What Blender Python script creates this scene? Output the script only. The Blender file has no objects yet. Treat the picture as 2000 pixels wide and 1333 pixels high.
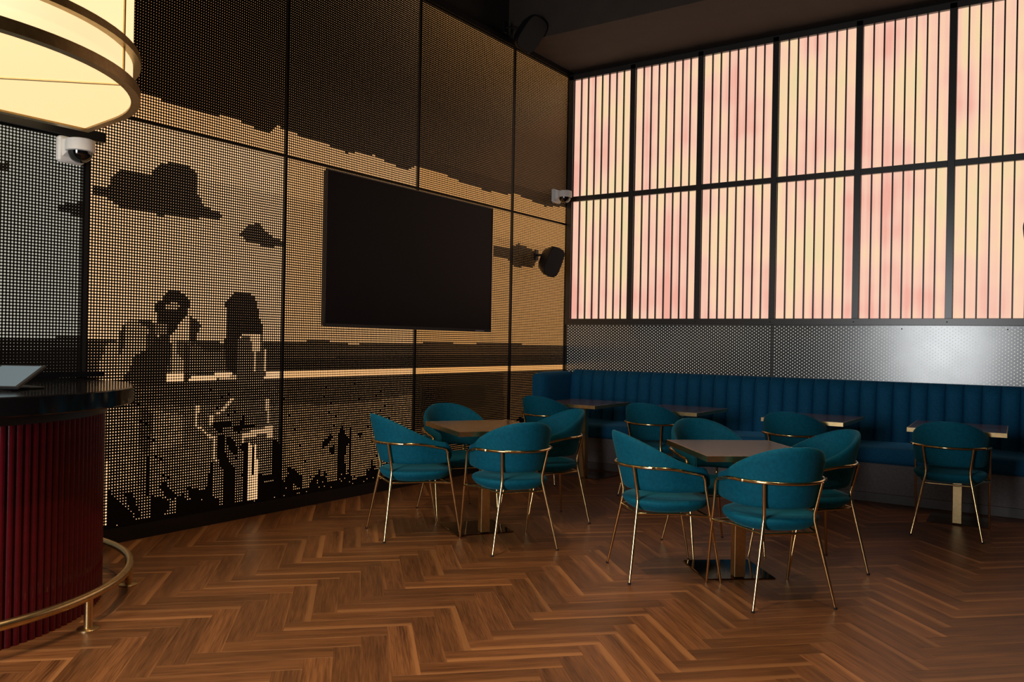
import bpy, math, random
import numpy as np
from mathutils import Matrix, Vector
R = random.Random(7)
scene = bpy.context.scene
col = scene.collection

# ------------------------------------------------------------------ camera
cam_d = bpy.data.cameras.new('camera'); cam = bpy.data.objects.new('camera', cam_d); col.objects.link(cam)
CAM = Vector((4.9039, -8.1709, 1.28))
cr, cu, cf = Vector((.82252, .56844, .0184)), Vector((-.01439, -.01154, .99983)), Vector((-.56856, .82264, .00131))
cam.matrix_world = Matrix(((cr.x, cu.x, -cf.x, CAM.x), (cr.y, cu.y, -cf.y, CAM.y), (cr.z, cu.z, -cf.z, CAM.z), (0, 0, 0, 1)))
cam_d.sensor_width = 36; cam_d.lens = 1630.5 * 36 / 2000; cam_d.clip_start = .05
scene.camera = cam

# ------------------------------------------------------------------ world, lights, exposure
world = bpy.data.worlds.new('world'); scene.world = world; world.use_nodes = True
world.node_tree.nodes['Background'].inputs[0].default_value = (.55, .7, 1, 1)
world.node_tree.nodes['Background'].inputs[1].default_value = .02
vs = scene.view_settings
vs.view_transform = 'Standard'; vs.look = 'None'; vs.gamma = 1; vs.use_curve_mapping = False; vs.exposure = 0

def area(name, loc, target, sx, sy, power, color):
    d = bpy.data.lights.new(name, 'AREA'); d.shape = 'RECTANGLE'; d.size = sx; d.size_y = sy; d.energy = power; d.color = color
    o = bpy.data.objects.new(name, d); col.objects.link(o); o.location = loc
    o.rotation_euler = (Vector(target) - Vector(loc)).to_track_quat('-Z', 'Y').to_euler()
    return o
# daylight through the glazed entrance in the front wall, behind the camera
area('daylight', (2.55, -10.05, 1.6), (2.9, 0, .9), 1.5, 2.4, 150, (.97, .98, 1))
def spot(name, loc, target, power, color, size, blend=.6, r=.06):
    d = bpy.data.lights.new(name, 'SPOT'); d.energy = power; d.color = color; d.spot_size = math.radians(size); d.spot_blend = blend; d.shadow_soft_size = r
    o = bpy.data.objects.new(name, d); col.objects.link(o); o.location = loc
    o.rotation_euler = (Vector(target) - Vector(loc)).to_track_quat('-Z', 'Y').to_euler()
    return o

for dx_, dy_ in ((2.0, -5.2), (3.0, -6.3), (4.5, -5.4), (2.9, -7.8)):      # warm ceiling downlights over the open floor
    spot('downlight', (dx_, dy_, 5.40), (dx_, dy_, 0), 180, (1, .74, .48), 75, .9, .05)

# ------------------------------------------------------------------ materials
def mat(name, base=(.5, .5, .5), rough=.5, metal=0, spec=.5, emit=None, estr=0, coat=0, sheen=0, noise=None, bump=0):
    m = bpy.data.materials.new(name); m.use_nodes = True
    nt = m.node_tree; b = nt.nodes['Principled BSDF']
    b.inputs['Base Color'].default_value = (*base, 1); b.inputs['Roughness'].default_value = rough
    b.inputs['Metallic'].default_value = metal; b.inputs['Specular IOR Level'].default_value = spec
    b.inputs['Coat Weight'].default_value = coat; b.inputs['Sheen Weight'].default_value = sheen
    if emit: b.inputs['Emission Color'].default_value = (*emit, 1); b.inputs['Emission Strength'].default_value = estr
    if noise:
        sc, amt = noise
        tc = nt.nodes.new('ShaderNodeTexCoord'); n = nt.nodes.new('ShaderNodeTexNoise'); n.inputs['Scale'].default_value = sc; n.inputs['Detail'].default_value = 6
        nt.links.new(tc.outputs['Object'], n.inputs['Vector'])
        r = nt.nodes.new('ShaderNodeValToRGB')
        r.color_ramp.elements[0].position = .3; r.color_ramp.elements[1].position = .7
        r.color_ramp.elements[0].color = (*[c * (1 - amt) for c in base], 1); r.color_ramp.elements[1].color = (*[min(1, c * (1 + amt)) for c in base], 1)
        nt.links.new(n.outputs['Fac'], r.inputs['Fac']); nt.links.new(r.outputs['Color'], b.inputs['Base Color'])
        if bump:
            bp = nt.nodes.new('ShaderNodeBump'); bp.inputs['Strength'].default_value = bump; bp.inputs['Distance'].default_value = .002
            nt.links.new(n.outputs['Fac'], bp.inputs['Height']); nt.links.new(bp.outputs['Normal'], b.inputs['Normal'])
    return m
def velvet(name, base, sheen, tint):
    m = mat(name, base, .75, spec=.2, sheen=sheen, noise=(60, .16), bump=.15)
    b = m.node_tree.nodes['Principled BSDF']; b.inputs['Sheen Tint'].default_value = (*tint, 1); b.inputs['Sheen Roughness'].default_value = .35
    return m
M = {}
M['teal'] = velvet('teal_velvet', (.0, .116, .186), .32, (.15, .6, .7))
M['navy'] = velvet('navy_velvet', (.005, .105, .225), .5, (.1, .35, .6))
M['brass'] = mat('polished_brass', (.80, .58, .28), .16, 1, noise=(30, .08))
M['brass_brushed'] = mat('brushed_brass', (.72, .52, .25), .30, 1, noise=(40, .1))
M['brass_dark'] = mat('aged_brass', (.34, .23, .10), .35, 1, noise=(40, .12))
M['bronze'] = mat('polished_dark_bronze', (.26, .17, .10), .07, 1)
M['tabletop'] = mat('grey_brown_laminate', (.125, .076, .060), .16, spec=.45, noise=(25, .12))
M['black_metal'] = mat('black_powder_coat', (.012, .011, .011), .38, spec=.5)
M['frame'] = mat('dark_frame_metal', (.030, .031, .031), .30, 0, spec=.7)
M['sheet'] = mat('black_perforated_sheet', (.006, .0045, .0035), .5, spec=.22)
M['steel'] = mat('dark_perforated_steel', (.115, .119, .119), .22, .9, noise=(4, .08))
M['wall_dark'] = mat('dark_wall_paint', (.030, .024, .020), .8, noise=(8, .1))
M['ceiling'] = mat('brown_black_ceiling', (.055, .041, .032), .85, noise=(6, .1))
M['black_gloss'] = mat('black_polished_stone', (.006, .006, .007), .10, spec=.6)
M['burgundy'] = mat('burgundy_lacquer', (.105, .0025, .008), .24, spec=.5, noise=(20, .12))
M['black_plastic'] = mat('black_plastic', (.010, .010, .011), .45, noise=(200, .3), bump=.2)
M['screen'] = mat('dark_tv_screen', (.0078, .0060, .0080), .5, spec=.12)
M['bezel'] = mat('tv_bezel', (.006, .006, .007), .22)
M['white_plastic'] = mat('white_plastic', (.90, .89, .86), .4, noise=(30, .02))
M['dome'] = mat('black_dome_glass', (.004, .004, .005), .05, spec=.8, coat=.5)
M['grey_base'] = mat('grey_brown_upholstery', (.17, .15, .145), .8, noise=(50, .15), bump=.1)
M['skirting'] = mat('dark_brown_skirting', (.10, .085, .08), .5, noise=(20, .1))
M['fabric_lit'] = mat('glowing_cream_fabric', (.8, .7, .5), .8, emit=(1.0, .735, .39), estr=1.05)
M['diffuser'] = mat('glowing_lamp_diffuser', (.8, .7, .5), .7, emit=(1.0, .69, .32), estr=1.02)
M['tablet_lit'] = mat('pale_tablet_screen', (.02, .02, .02), .2, emit=(.22, .30, .33), estr=.5)
M['subfloor'] = mat('dark_subfloor', (.02, .012, .008), .9)
M['rubber'] = mat('black_rubber', (.008, .008, .008), .7)

def emission_only(name, color, strength, sample=True):
    m = bpy.data.materials.new(name); m.use_nodes = True; nt = m.node_tree; nt.nodes.clear()
    e = nt.nodes.new('ShaderNodeEmission'); e.inputs[0].default_value = (*color, 1); e.inputs[1].default_value = strength
    o = nt.nodes.new('ShaderNodeOutputMaterial'); nt.links.new(e.outputs[0], o.inputs[0])
    if not sample: m.cycles.emission_sampling = 'NONE'
    return m
M['backlight'] = emission_only('warm_backlight', (1.0, .54, .22), 1.0, False)
M['backlight_cream'] = emission_only('cream_backlight', (1.0, .61, .31), 1.05, False)
M['backlight_gold'] = emission_only('gold_backlight', (1.0, .48, .15), .95, False)
M['backlight_grey'] = emission_only('grey_backlight', (.60, .585, .48), .75, False)
M['backlight_pale'] = emission_only('pale_backlight', (.75, .72, .66), .75, False)

def pane_material():
    # back-lit dichroic film: vertical pink / peach / yellow streaks
    m = bpy.data.materials.new('pink_yellow_backlit_film'); m.use_nodes = True; nt = m.node_tree; nt.nodes.clear(); N = nt.nodes.new; L = nt.links.new
    geo = N('ShaderNodeNewGeometry'); mp = N('ShaderNodeMapping'); mp.inputs['Scale'].default_value = (1, 1, 1)
    L(geo.outputs['Position'], mp.inputs['Vector'])
    def noise(sx, sz, scale, off):
        a = N('ShaderNodeMapping'); a.inputs['Scale'].default_value = (sx, 1, sz); a.inputs['Location'].default_value = (off, 0, off * .7)
        L(mp.outputs[0], a.inputs['Vector'])
        n = N('ShaderNodeTexNoise'); n.inputs['Scale'].default_value = scale; n.inputs['Detail'].default_value = 2; L(a.outputs[0], n.inputs['Vector']); return n.outputs['Fac']
    n1 = noise(3.0, 1.0, 1.1, 3.1); n2 = noise(9, .10, 1.2, 7.7); n3 = noise(1.1, 1.5, 1.3, 1.3)
    ad = N('ShaderNodeMath'); ad.operation = 'ADD'; L(n1, ad.inputs[0]); L(n2, ad.inputs[1])
    ad2 = N('ShaderNodeMath'); ad2.operation = 'ADD'; L(ad.outputs[0], ad2.inputs[0]); L(n3, ad2.inputs[1])
    dv = N('ShaderNodeMath'); dv.operation = 'DIVIDE'; dv.inputs[1].default_value = 3; L(ad2.outputs[0], dv.inputs[0])
    r = N('ShaderNodeValToRGB'); cr_ = r.color_ramp; cr_.elements[0].position = .39; cr_.elements[0].color = (.93, .44, .34, 1)
    cr_.elements[1].position = .62; cr_.elements[1].color = (.90, .72, .40, 1)
    for p, c in ((.45, (.97, .56, .43)), (.50, (1.0, .63, .45)), (.55, (1.0, .70, .43))):
        e = cr_.elements.new(p); e.color = (*c, 1)
    L(dv.outputs[0], r.inputs['Fac'])
    b = N('ShaderNodeBsdfPrincipled'); b.inputs['Base Color'].default_value = (.05, .04, .04, 1); b.inputs['Roughness'].default_value = .5
    L(r.outputs['Color'], b.inputs['Emission Color']); b.inputs['Emission Strength'].default_value = .95
    o = N('ShaderNodeOutputMaterial'); L(b.outputs[0], o.inputs[0])
    return m
M['pane'] = pane_material()

def wood_material():
    m = bpy.data.materials.new('walnut_plank'); m.use_nodes = True; nt = m.node_tree; N = nt.nodes.new; L = nt.links.new
    b = nt.nodes['Principled BSDF']
    uv = N('ShaderNodeUVMap'); uv.uv_map = 'UVMap'; at = N('ShaderNodeAttribute'); at.attribute_name = 'tone'; sep = N('ShaderNodeSeparateColor'); L(at.outputs['Color'], sep.inputs[0])
    off = N('ShaderNodeCombineXYZ'); mu = N('ShaderNodeMath'); mu.operation = 'MULTIPLY'; mu.inputs[1].default_value = 40; L(sep.outputs[2], mu.inputs[0]); L(mu.outputs[0], off.inputs[0]); L(mu.outputs[0], off.inputs[2])
    va = N('ShaderNodeVectorMath'); L(uv.outputs[0], va.inputs[0]); L(off.outputs[0], va.inputs[1])
    def noise(sx, sy, detail):
        a = N('ShaderNodeMapping'); a.inputs['Scale'].default_value = (sx, sy, 1); L(va.outputs[0], a.inputs['Vector'])
        n = N('ShaderNodeTexNoise'); n.inputs['Scale'].default_value = 1; n.inputs['Detail'].default_value = detail; L(a.outputs[0], n.inputs['Vector']); return n.outputs['Fac']
    fine = noise(7, 190, 5); broad = noise(2.2, 22, 3); wav = noise(3.5, .5, 1)
    g = N('ShaderNodeMath'); g.operation = 'MULTIPLY_ADD'; g.inputs[1].default_value = .58; L(fine, g.inputs[0])
    g2 = N('ShaderNodeMath'); g2.operation = 'MULTIPLY'; g2.inputs[1].default_value = .42; L(broad, g2.inputs[0]); L(g2.outputs[0], g.inputs[2])
    ramp = N('ShaderNodeValToRGB'); c = ramp.color_ramp; c.elements[0].position = .33; c.elements[0].color = (.090, .032, .0098, 1); c.elements[1].position = .68; c.elements[1].color = (.315, .124, .040, 1)
    L(g.outputs[0], ramp.inputs['Fac'])
    # sapwood stripe along one long edge of some boards: v(0..1) < width + wave
    sx = N('ShaderNodeSeparateXYZ'); L(uv.outputs[0], sx.inputs[0])
    vv = N('ShaderNodeMath'); vv.operation = 'DIVIDE'; vv.inputs[1].default_value = .112; L(sx.outputs[1], vv.inputs[0])
    w1 = N('ShaderNodeMath'); w1.operation = 'MULTIPLY_ADD'; w1.inputs[1].default_value = .22; w1.inputs[2].default_value = -.11; L(wav, w1.inputs[0])
    w2 = N('ShaderNodeMath'); w2.operation = 'ADD'; L(w1.outputs[0], w2.inputs[0]); L(sep.outputs[1], w2.inputs[1])
    df = N('ShaderNodeMath'); df.operation = 'SUBTRACT'; L(w2.outputs[0], df.inputs[0]); L(vv.outputs[0], df.inputs[1])
    ms = N('ShaderNodeMapRange'); ms.inputs[1].default_value = -.10; ms.inputs[2].default_value = .07; L(df.outputs[0], ms.inputs[0])
    mix = N('ShaderNodeMix'); mix.data_type = 'RGBA'; L(ms.outputs[0], mix.inputs[0]); L(ramp.outputs[0], mix.inputs[6])
    sapr = N('ShaderNodeValToRGB'); sapr.color_ramp.elements[0].color = (.29, .115, .034, 1); sapr.color_ramp.elements[1].color = (.46, .205, .073, 1); L(fine, sapr.inputs['Fac']); L(sapr.outputs[0], mix.inputs[7])
    hs = N('ShaderNodeMix'); hs.data_type = 'RGBA'; hs.blend_type = 'MULTIPLY'; hs.inputs[0].default_value = 1; L(mix.outputs[2], hs.inputs[6])
    cc = N('ShaderNodeCombineColor'); [L(sep.outputs[0], cc.inputs[i]) for i in range(3)]; L(cc.outputs[0], hs.inputs[7])
    L(hs.outputs[2], b.inputs['Base Color'])
    rr = N('ShaderNodeMapRange'); rr.inputs[3].default_value = .30; rr.inputs[4].default_value = .48; L(fine, rr.inputs[0]); L(rr.outputs[0], b.inputs['Roughness'])
    b.inputs['Specular IOR Level'].default_value = .32
    bp = N('ShaderNodeBump'); bp.inputs['Strength'].default_value = .12; bp.inputs['Distance'].default_value = .001; L(fine, bp.inputs['Height']); L(bp.outputs[0], b.inputs['Normal'])
    return m
M['wood'] = wood_material()

# ------------------------------------------------------------------ mesh helpers
class MB:
    def __init__(s): s.v = []; s.f = []
    def add(s, vs_, fs):
        n = len(s.v); s.v += [tuple(p) for p in vs_]; s.f += [tuple(n + i for i in q) for q in fs]; return s
    def box(s, x0, x1, y0, y1, z0, z1):
        return s.add([(x0, y0, z0), (x1, y0, z0), (x1, y1, z0), (x0, y1, z0), (x0, y0, z1), (x1, y0, z1), (x1, y1, z1), (x0, y1, z1)],
                     [(0, 3, 2, 1), (4, 5, 6, 7), (0, 1, 5, 4), (1, 2, 6, 5), (2, 3, 7, 6), (3, 0, 4, 7)])
    def bbox(s, x0, x1, y0, y1, z0, z1, b=.004):      # bevelled box
        pts = []
        for z, e in ((z0, b), (z0 + b, 0), (z1 - b, 0), (z1, b)):
            for (x, y) in ((x0 + e + b, y0 + e), (x1 - e - b, y0 + e), (x1 - e, y0 + e + b), (x1 - e, y1 - e - b), (x1 - e - b, y1 - e), (x0 + e + b, y1 - e), (x0 + e, y1 - e - b), (x0 + e, y0 + e + b)):
                pts.append((x, y, z))
        fs = [tuple(range(7, -1, -1)), tuple(range(24, 32))]
        for k in range(3):
            for i in range(8):
                j = (i + 1) % 8; fs.append((k * 8 + i, k * 8 + j, k * 8 + 8 + j, k * 8 + 8 + i))
        return s.add(pts, fs)
    def prism(s, poly, z0, z1):                        # ccw plan polygon
        n = len(poly)
        return s.add([(x, y, z0) for x, y in poly] + [(x, y, z1) for x, y in poly],
                     [tuple(range(n - 1, -1, -1)), tuple(range(n, 2 * n))] + [(i, (i + 1) % n, n + (i + 1) % n, n + i) for i in range(n)])
    def loft(s, rings, cap=True, closed=True):
        n = len(rings[0]); base = len(s.v); s.v += [tuple(p) for r_ in rings for p in r_]
        for k in range(len(rings) - 1):
            for i in range(n if closed else n - 1):
                j = (i + 1) % n; s.f.append((base + k * n + i, base + k * n + j, base + (k + 1) * n + j, base + (k + 1) * n + i))
        if cap:
            s.f.append(tuple(base + i for i in range(n - 1, -1, -1))); s.f.append(tuple(base + (len(rings) - 1) * n + i for i in range(n)))
        return s
    def tube(s, path, r, n=10, cap=True):
        P = [Vector(p) for p in path]; rad = r if isinstance(r, (list, tuple)) else [r] * len(P)
        rings = []; up = None
        for i, p in enumerate(P):
            t = ((P[min(i + 1, len(P) - 1)] - P[max(i - 1, 0)])).normalized()
            if up is None: up = Vector((0, 0, 1)) if abs(t.z) < .9 else Vector((1, 0, 0))
            a = up - t * up.dot(t); a.normalize(); up = a; b = t.cross(a)
            rings.append([p + (a * math.cos(2 * math.pi * k / n) + b * math.sin(2 * math.pi * k / n)) * rad[i] for k in range(n)])
        return s.loft(rings, cap)
    def lathe(s, prof, n=24, c=(0, 0, 0)):             # prof [(r,z)]
        return s.loft([[(c[0] + r_ * math.cos(2 * math.pi * k / n), c[1] + r_ * math.sin(2 * math.pi * k / n), c[2] + z) for k in range(n)] for r_, z in prof])
    def xf(s, mtx):
        s.v = [tuple(mtx @ Vector(p)) for p in s.v]; return s
    def mesh(s, name, m, smooth=35):
        me = bpy.data.meshes.new(name); me.from_pydata(s.v, [], s.f); me.validate(); me.update()
        if m is not None: me.materials.append(M[m] if isinstance(m, str) else m)
        if smooth:
            me.polygons.foreach_set('use_smooth', [True] * len(me.polygons)); me.set_sharp_from_angle(angle=math.radians(smooth))
        return me
    def build(s, name, m, parent=None, smooth=35, loc=None):
        return link(name, s.mesh(name, m, smooth), parent, loc)
def link(name, me, parent=None, loc=None, rot=None):
    o = bpy.data.objects.new(name, me); col.objects.link(o)
    if parent: o.parent = parent
    if loc: o.location = loc
    if rot: o.rotation_euler = rot
    return o
def tag(o, label=None, cat=None, group=None, kind=None):
    if label: o['label'] = label
    if cat: o['category'] = cat
    if group: o['group'] = group
    if kind: o['kind'] = kind
    return o
def thing(name, label, cat, loc=(0, 0, 0), rz=0, group=None):
    return tag(link(name, None, None, loc, (0, 0, rz)), label, cat, group)
def struct(o): o['kind'] = 'structure'; return o
def copy_tree(o, parent=None):
    c = o.copy(); col.objects.link(c); c.parent = parent
    for ch in list(o.children): copy_tree(ch, c)
    return c
def raw_mesh(name, verts, tris, m):
    me = bpy.data.meshes.new(name); nv, nt_ = len(verts), len(tris)
    me.vertices.add(nv); me.vertices.foreach_set('co', np.asarray(verts, np.float32).ravel())
    me.loops.add(nt_ * 3); me.loops.foreach_set('vertex_index', np.asarray(tris, np.int32).ravel())
    me.polygons.add(nt_); me.polygons.foreach_set('loop_start', np.arange(0, nt_ * 3, 3, dtype=np.int32))
    me.update(calc_edges=True); me.validate(); me.materials.append(M[m]); return me
def smoothstep(a, b, x):
    t = max(0, min(1, (x - a) / (b - a))); return t * t * (3 - 2 * t)

# ================================================================== THE ROOM
RX, RY, CH = 6.6, -10.2, 5.5
MURAL = [
 (0.1, [(-5.76, 4.6), (-5.76, 2.75), (-5.46, 2.78), (-5.21, 2.8), (-4.92, 2.78), (-4.77, 2.78), (-4.51, 2.8), (-4.33, 2.77), (-4.21, 2.76), (-4.15, 2.83), (-4.03, 2.82), (-3.91, 2.8), (-3.73, 2.8), (-3.44, 2.77), (-3.32, 2.8), (-3.14, 2.81), (-2.96, 2.78), (-2.74, 2.76), (-2.62, 2.82), (-2.26, 2.82), (-1.92, 2.78), (-1.57, 2.77), (-1.22, 2.78), (-1.11, 2.82), (-0.74, 2.79), (-0.48, 2.77), (-0.01, 2.83), (0.1, 2.83), (0.1, 4.6)]),
 (0.116, [(-5.51, 2.16), (-5.41, 2.18), (-5.38, 2.25), (-5.33, 2.29), (-5.25, 2.3), (-5.14, 2.29), (-5.11, 2.34), (-5.05, 2.39), (-4.94, 2.41), (-4.86, 2.4), (-4.8, 2.37), (-4.8, 2.23), (-4.73, 2.15), (-4.6, 2.12), (-4.6, 2.09), (-4.79, 2.07), (-4.94, 2.06), (-5.07, 2.05), (-5.22, 2.07), (-5.34, 2.07), (-5.43, 2.12), (-5.51, 2.11)]),
 (0.116, [(-5.7, 2.03), (-5.55, 2.06), (-5.53, 2.02), (-5.53, 1.98), (-5.63, 1.98), (-5.7, 1.99)]),
 (0.116, [(-6.07, 2.2), (-5.97, 2.22), (-5.97, 2.18), (-6.07, 2.16)]),
 (0.116, [(-4.45, 2), (-4.38, 2.07), (-4.3, 2.1), (-4.19, 2.02), (-4.05, 1.99), (-4.05, 1.95), (-4.24, 1.94), (-4.4, 1.96)]),
 (0.116, [(-1.43, 2.24), (-1.13, 2.25), (-0.99, 2.31), (-0.73, 2.27), (-0.62, 2.2), (-0.69, 2.09), (-1.05, 2.06), (-1.19, 2.13), (-1.43, 2.14)]),
 (0.122, [(-4.61, 1.25), (-4.98, 1.24), (-5.54, 1.25), (-5.53, 0.97), (-4.61, 0.94)]),
 (0.122, [(-6.06, 1.24), (-5.79, 1.25), (-5.52, 1.28), (-5.51, 1.01), (-6.05, 0.97)]),
 (0.068, [(-6.06, 1.17), (-5.52, 1.2), (-5.51, 1.01), (-6.05, 0.96)]),
 (0.122, [(-4.64, 1.23), (-4.04, 1.26), (-3.9, 1.25), (-3.75, 1.27), (-3.59, 1.26), (-3.42, 1.25), (-3.34, 1.23), (-3.23, 1.25), (-2.98, 1.26), (-2.69, 1.25), (-2.27, 1.27), (-1.81, 1.25), (-1.56, 1.27), (-0.89, 1.26), (-0.11, 1.25), (0.06, 1.25), (0.07, 1.03), (-4.63, 1.02)]),
 (0.088, [(-4.11, 1.13), (-2.58, 1.14), (0.06, 1.15), (0.07, 1.03), (-4.11, 1.03)]),
 (0.129, [(-4.63, 0.99), (-4.11, 0.98), (0.07, 0.98), (0.1, 0.11), (-2.55, -0.06), (-4.61, 0.06)]),
 (0.189, [(-4.06, 0.78), (-3.15, 0.76), (-2.58, 0.81), (-2.55, -0.06), (-4.09, 0.04)]),
 (0.215, [(-4.03, 0.58), (-3.14, 0.53), (-2.77, 0.64), (-2.55, -0.06), (-4.09, 0.04)]),
 (0.088, [(-2.58, 0.98), (-1.21, 0.97), (-1.2, 0.45), (-2.57, 0.5)]),
 (0.068, [(-2.47, 0.86), (-1.55, 0.86), (-1.54, 0.64), (-2.47, 0.64)]),
 (0.46, [(-4.19, 1.03), (-4.11, 1.03), (-2.58, 1.03), (0.07, 1.03), (0.07, 0.99), (-2.58, 0.98), (-4.11, 0.98), (-4.19, 0.98)]),
 (0.138, [(-5.53, 1), (-4.87, 0.98), (-4.26, 0.97), (-4.01, 0.97), (-4.01, 0.76), (-5.52, 0.84)]),
 (0.181, [(-5.39, 0.85), (-4.01, 0.78), (-3.99, -0.01), (-5.38, 0.07)]),
 (0.215, [(-5.39, 0.85), (-5.2, 0.83), (-5.18, 0.66), (-5.19, 0.31), (-5.38, 0.34)]),
 (0.232, [(-5.08, 0.8), (-4.88, 0.77), (-4.87, 0.52), (-5.08, 0.54)]),
 (0.198, [(-5.1, 0.54), (-4.6, 0.6), (-4.55, 0.15), (-5.09, 0.16)]),
 (0.163, [(-4.55, 0.84), (-4.2, 0.84), (-4.19, 0.64), (-4.42, 0.6), (-4.47, 0.66)]),
 (0.13, [(-5.18, 0.82), (-5.13, 0.83), (-5.08, 0.75), (-5.1, 0.64), (-5.12, 0.52), (-5.18, 0.59)]),
 (0.189, [(-4.26, 0.53), (-4, 0.53), (-4, 0.24), (-4.25, 0.27)]),
 (0.36, [(-4.79, 0.83), (-4.74, 0.82), (-4.77, 0.69), (-4.7, 0.64), (-4.62, 0.59), (-4.61, 0.43), (-4.63, 0.44), (-4.64, 0.57), (-4.72, 0.64), (-4.78, 0.68)]),
 (0.36, [(-4.5, 0.86), (-4.47, 0.86), (-4.56, 0.76), (-4.64, 0.74), (-4.65, 0.67), (-4.67, 0.68), (-4.67, 0.74), (-4.58, 0.77)]),
 (0.34, [(-4.2, 0.84), (-4.17, 0.84), (-4.16, 0.65), (-4.19, 0.65)]),
 (0.38, [(-4.41, 0.6), (-4.14, 0.64), (-4.14, 0.55), (-4.18, 0.55), (-4.18, 0.58), (-4.39, 0.57), (-4.39, 0.53), (-4.41, 0.53)]),
 (0.42, [(-4.35, 0.53), (-4.32, 0.52), (-4.31, 0.06), (-4.34, 0.06)]),
 (0.46, [(-4.3, 0.52), (-4.27, 0.52), (-4.26, 0.06), (-4.29, 0.06)]),
 (0.44, [(-4.32, 0.29), (-4.29, 0.29), (-4.28, 0.06), (-4.31, 0.06)]),
 (0.146, [(-5.5, 1.23), (-5.4, 1.23), (-5.4, 1.09), (-5.45, 0.99), (-5.49, 0.99)]),
 (0.26, [(-5.31, 1.33), (-5.27, 1.37), (-5.19, 1.37), (-5.13, 1.38), (-5.08, 1.34), (-5.06, 1.28), (-5.13, 1.17), (-5.21, 1.09), (-5.28, 1.03), (-5.28, 0.99), (-5.45, 0.99), (-5.45, 1.09), (-5.4, 1.22), (-5.31, 1.25)]),
 (0.129, [(-5.21, 1.38), (-5.11, 1.38), (-5.07, 1.3), (-5.09, 1.2), (-5.14, 1.2), (-5.13, 1.33), (-5.19, 1.36)]),
 (0.129, [(-5.31, 1.33), (-5.28, 1.35), (-5.28, 1.21), (-5.33, 1.14), (-5.32, 1.25)]),
 (0.172, [(-4.96, 1.25), (-4.82, 1.25), (-4.71, 1.18), (-4.56, 1.19), (-4.55, 1.04), (-4.87, 1.02), (-5, 1.04), (-4.97, 1.15)]),
 (0.28, [(-4.96, 1.25), (-4.93, 1.25), (-4.92, 1.17), (-4.88, 1.13), (-4.88, 1.03), (-4.97, 1.04), (-4.96, 1.15)]),
 (0.1, [(-5.22, 1.15), (-5.13, 1.19), (-5.08, 1.26), (-5.04, 1.29), (-4.98, 1.28), (-4.97, 1.22), (-4.98, 1.12), (-5, 1.04), (-5, 0.97), (-5.18, 0.95), (-5.21, 0.99), (-5.3, 1.01), (-5.26, 1.05)]),
 (0.08, [(-5.08, 1.49), (-5.04, 1.5), (-5.02, 1.55), (-4.98, 1.58), (-4.91, 1.57), (-4.85, 1.54), (-4.84, 1.49), (-4.86, 1.42), (-4.9, 1.38), (-4.94, 1.32), (-4.97, 1.28), (-5.03, 1.32), (-5.07, 1.38), (-5.08, 1.44)]),
 (0.27, [(-5.01, 1.49), (-4.92, 1.5), (-4.91, 1.47), (-4.97, 1.44), (-5.02, 1.46)]),
 (0.206, [(-5.08, 1.35), (-4.99, 1.36), (-4.99, 1.28), (-5.08, 1.29)]),
 (0.11, [(-4.84, 1.41), (-4.78, 1.39), (-4.75, 1.35), (-4.78, 1.28), (-4.81, 1.22), (-4.83, 1.25), (-4.83, 1.35)]),
 (0.12, [(-4.88, 1.25), (-4.83, 1.21), (-4.83, 0.98), (-4.87, 0.98)]),
 (0.46, [(-5, 1.03), (-4.88, 1.03), (-4.88, 0.98), (-5, 0.98)]),
 (0.46, [(-4.82, 1.02), (-4.49, 1.03), (-4.49, 1.01), (-4.62, 0.99), (-4.66, 0.98), (-4.83, 0.98)]),
 (0.46, [(-4.23, 1.03), (-3.98, 1.03), (-3.98, 0.98), (-4.23, 0.99)]),
 (0.12, [(-4.25, 1.25), (-4.05, 1.25), (-4.04, 1.03), (-4.2, 1.04), (-4.2, 1.19)]),
 (0.163, [(-4.45, 1.27), (-4.34, 1.3), (-4.25, 1.3), (-4.21, 1.19), (-4.2, 1.03), (-4.24, 0.93), (-4.46, 0.94)]),
 (0.075, [(-4.56, 1.51), (-4.51, 1.56), (-4.47, 1.6), (-4.37, 1.6), (-4.32, 1.57), (-4.29, 1.5), (-4.27, 1.42), (-4.24, 1.36), (-4.25, 1.31), (-4.35, 1.3), (-4.42, 1.31), (-4.45, 1.26), (-4.45, 1.03), (-4.5, 1.04), (-4.55, 1.08), (-4.56, 1.26), (-4.54, 1.34), (-4.55, 1.44)]),
 (0.36, [(-4.35, 1.3), (-4.25, 1.3), (-4.25, 1.17), (-4.3, 1.17), (-4.29, 1.03), (-4.32, 1.03), (-4.32, 1.17), (-4.33, 1.19)]),
 (0.38, [(-4.22, 1.2), (-4.2, 1.2), (-4.2, 1.03), (-4.22, 1.03)]),
 (0, [(-4.64, 0.7), (-4.58, 0.7), (-4.5, 0.69), (-4.49, 0.65), (-4.56, 0.65), (-4.57, 0.61), (-4.64, 0.67)]),
 (0, [(-4.61, 0.6), (-4.54, 0.6), (-4.54, 0.49), (-4.51, 0.42), (-4.46, 0.37), (-4.45, 0.18), (-4.45, 0.05), (-4.55, 0.07), (-4.55, 0.35), (-4.58, 0.4), (-4.61, 0.5)]),
 (0, [(-4.53, 0.6), (-4.45, 0.54), (-4.44, 0.45), (-4.47, 0.45), (-4.52, 0.53)]),
 (0, [(-4.48, 0.65), (-4.42, 0.66), (-4.4, 0.73), (-4.38, 0.73), (-4.38, 0.66), (-4.28, 0.66), (-4.29, 0.64), (-4.4, 0.64), (-4.42, 0.6)]),
 (0, [(-4.4, 0.54), (-4.35, 0.53), (-4.34, 0.06), (-4.38, 0.06), (-4.38, 0.36)]),
 (0, [(-4.32, 0.5), (-4.29, 0.5), (-4.29, 0.3), (-4.31, 0.3)]),
 (0, [(-4.26, 0.29), (-4.13, 0.28), (-4.12, 0.25), (-4.26, 0.25)]),
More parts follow.
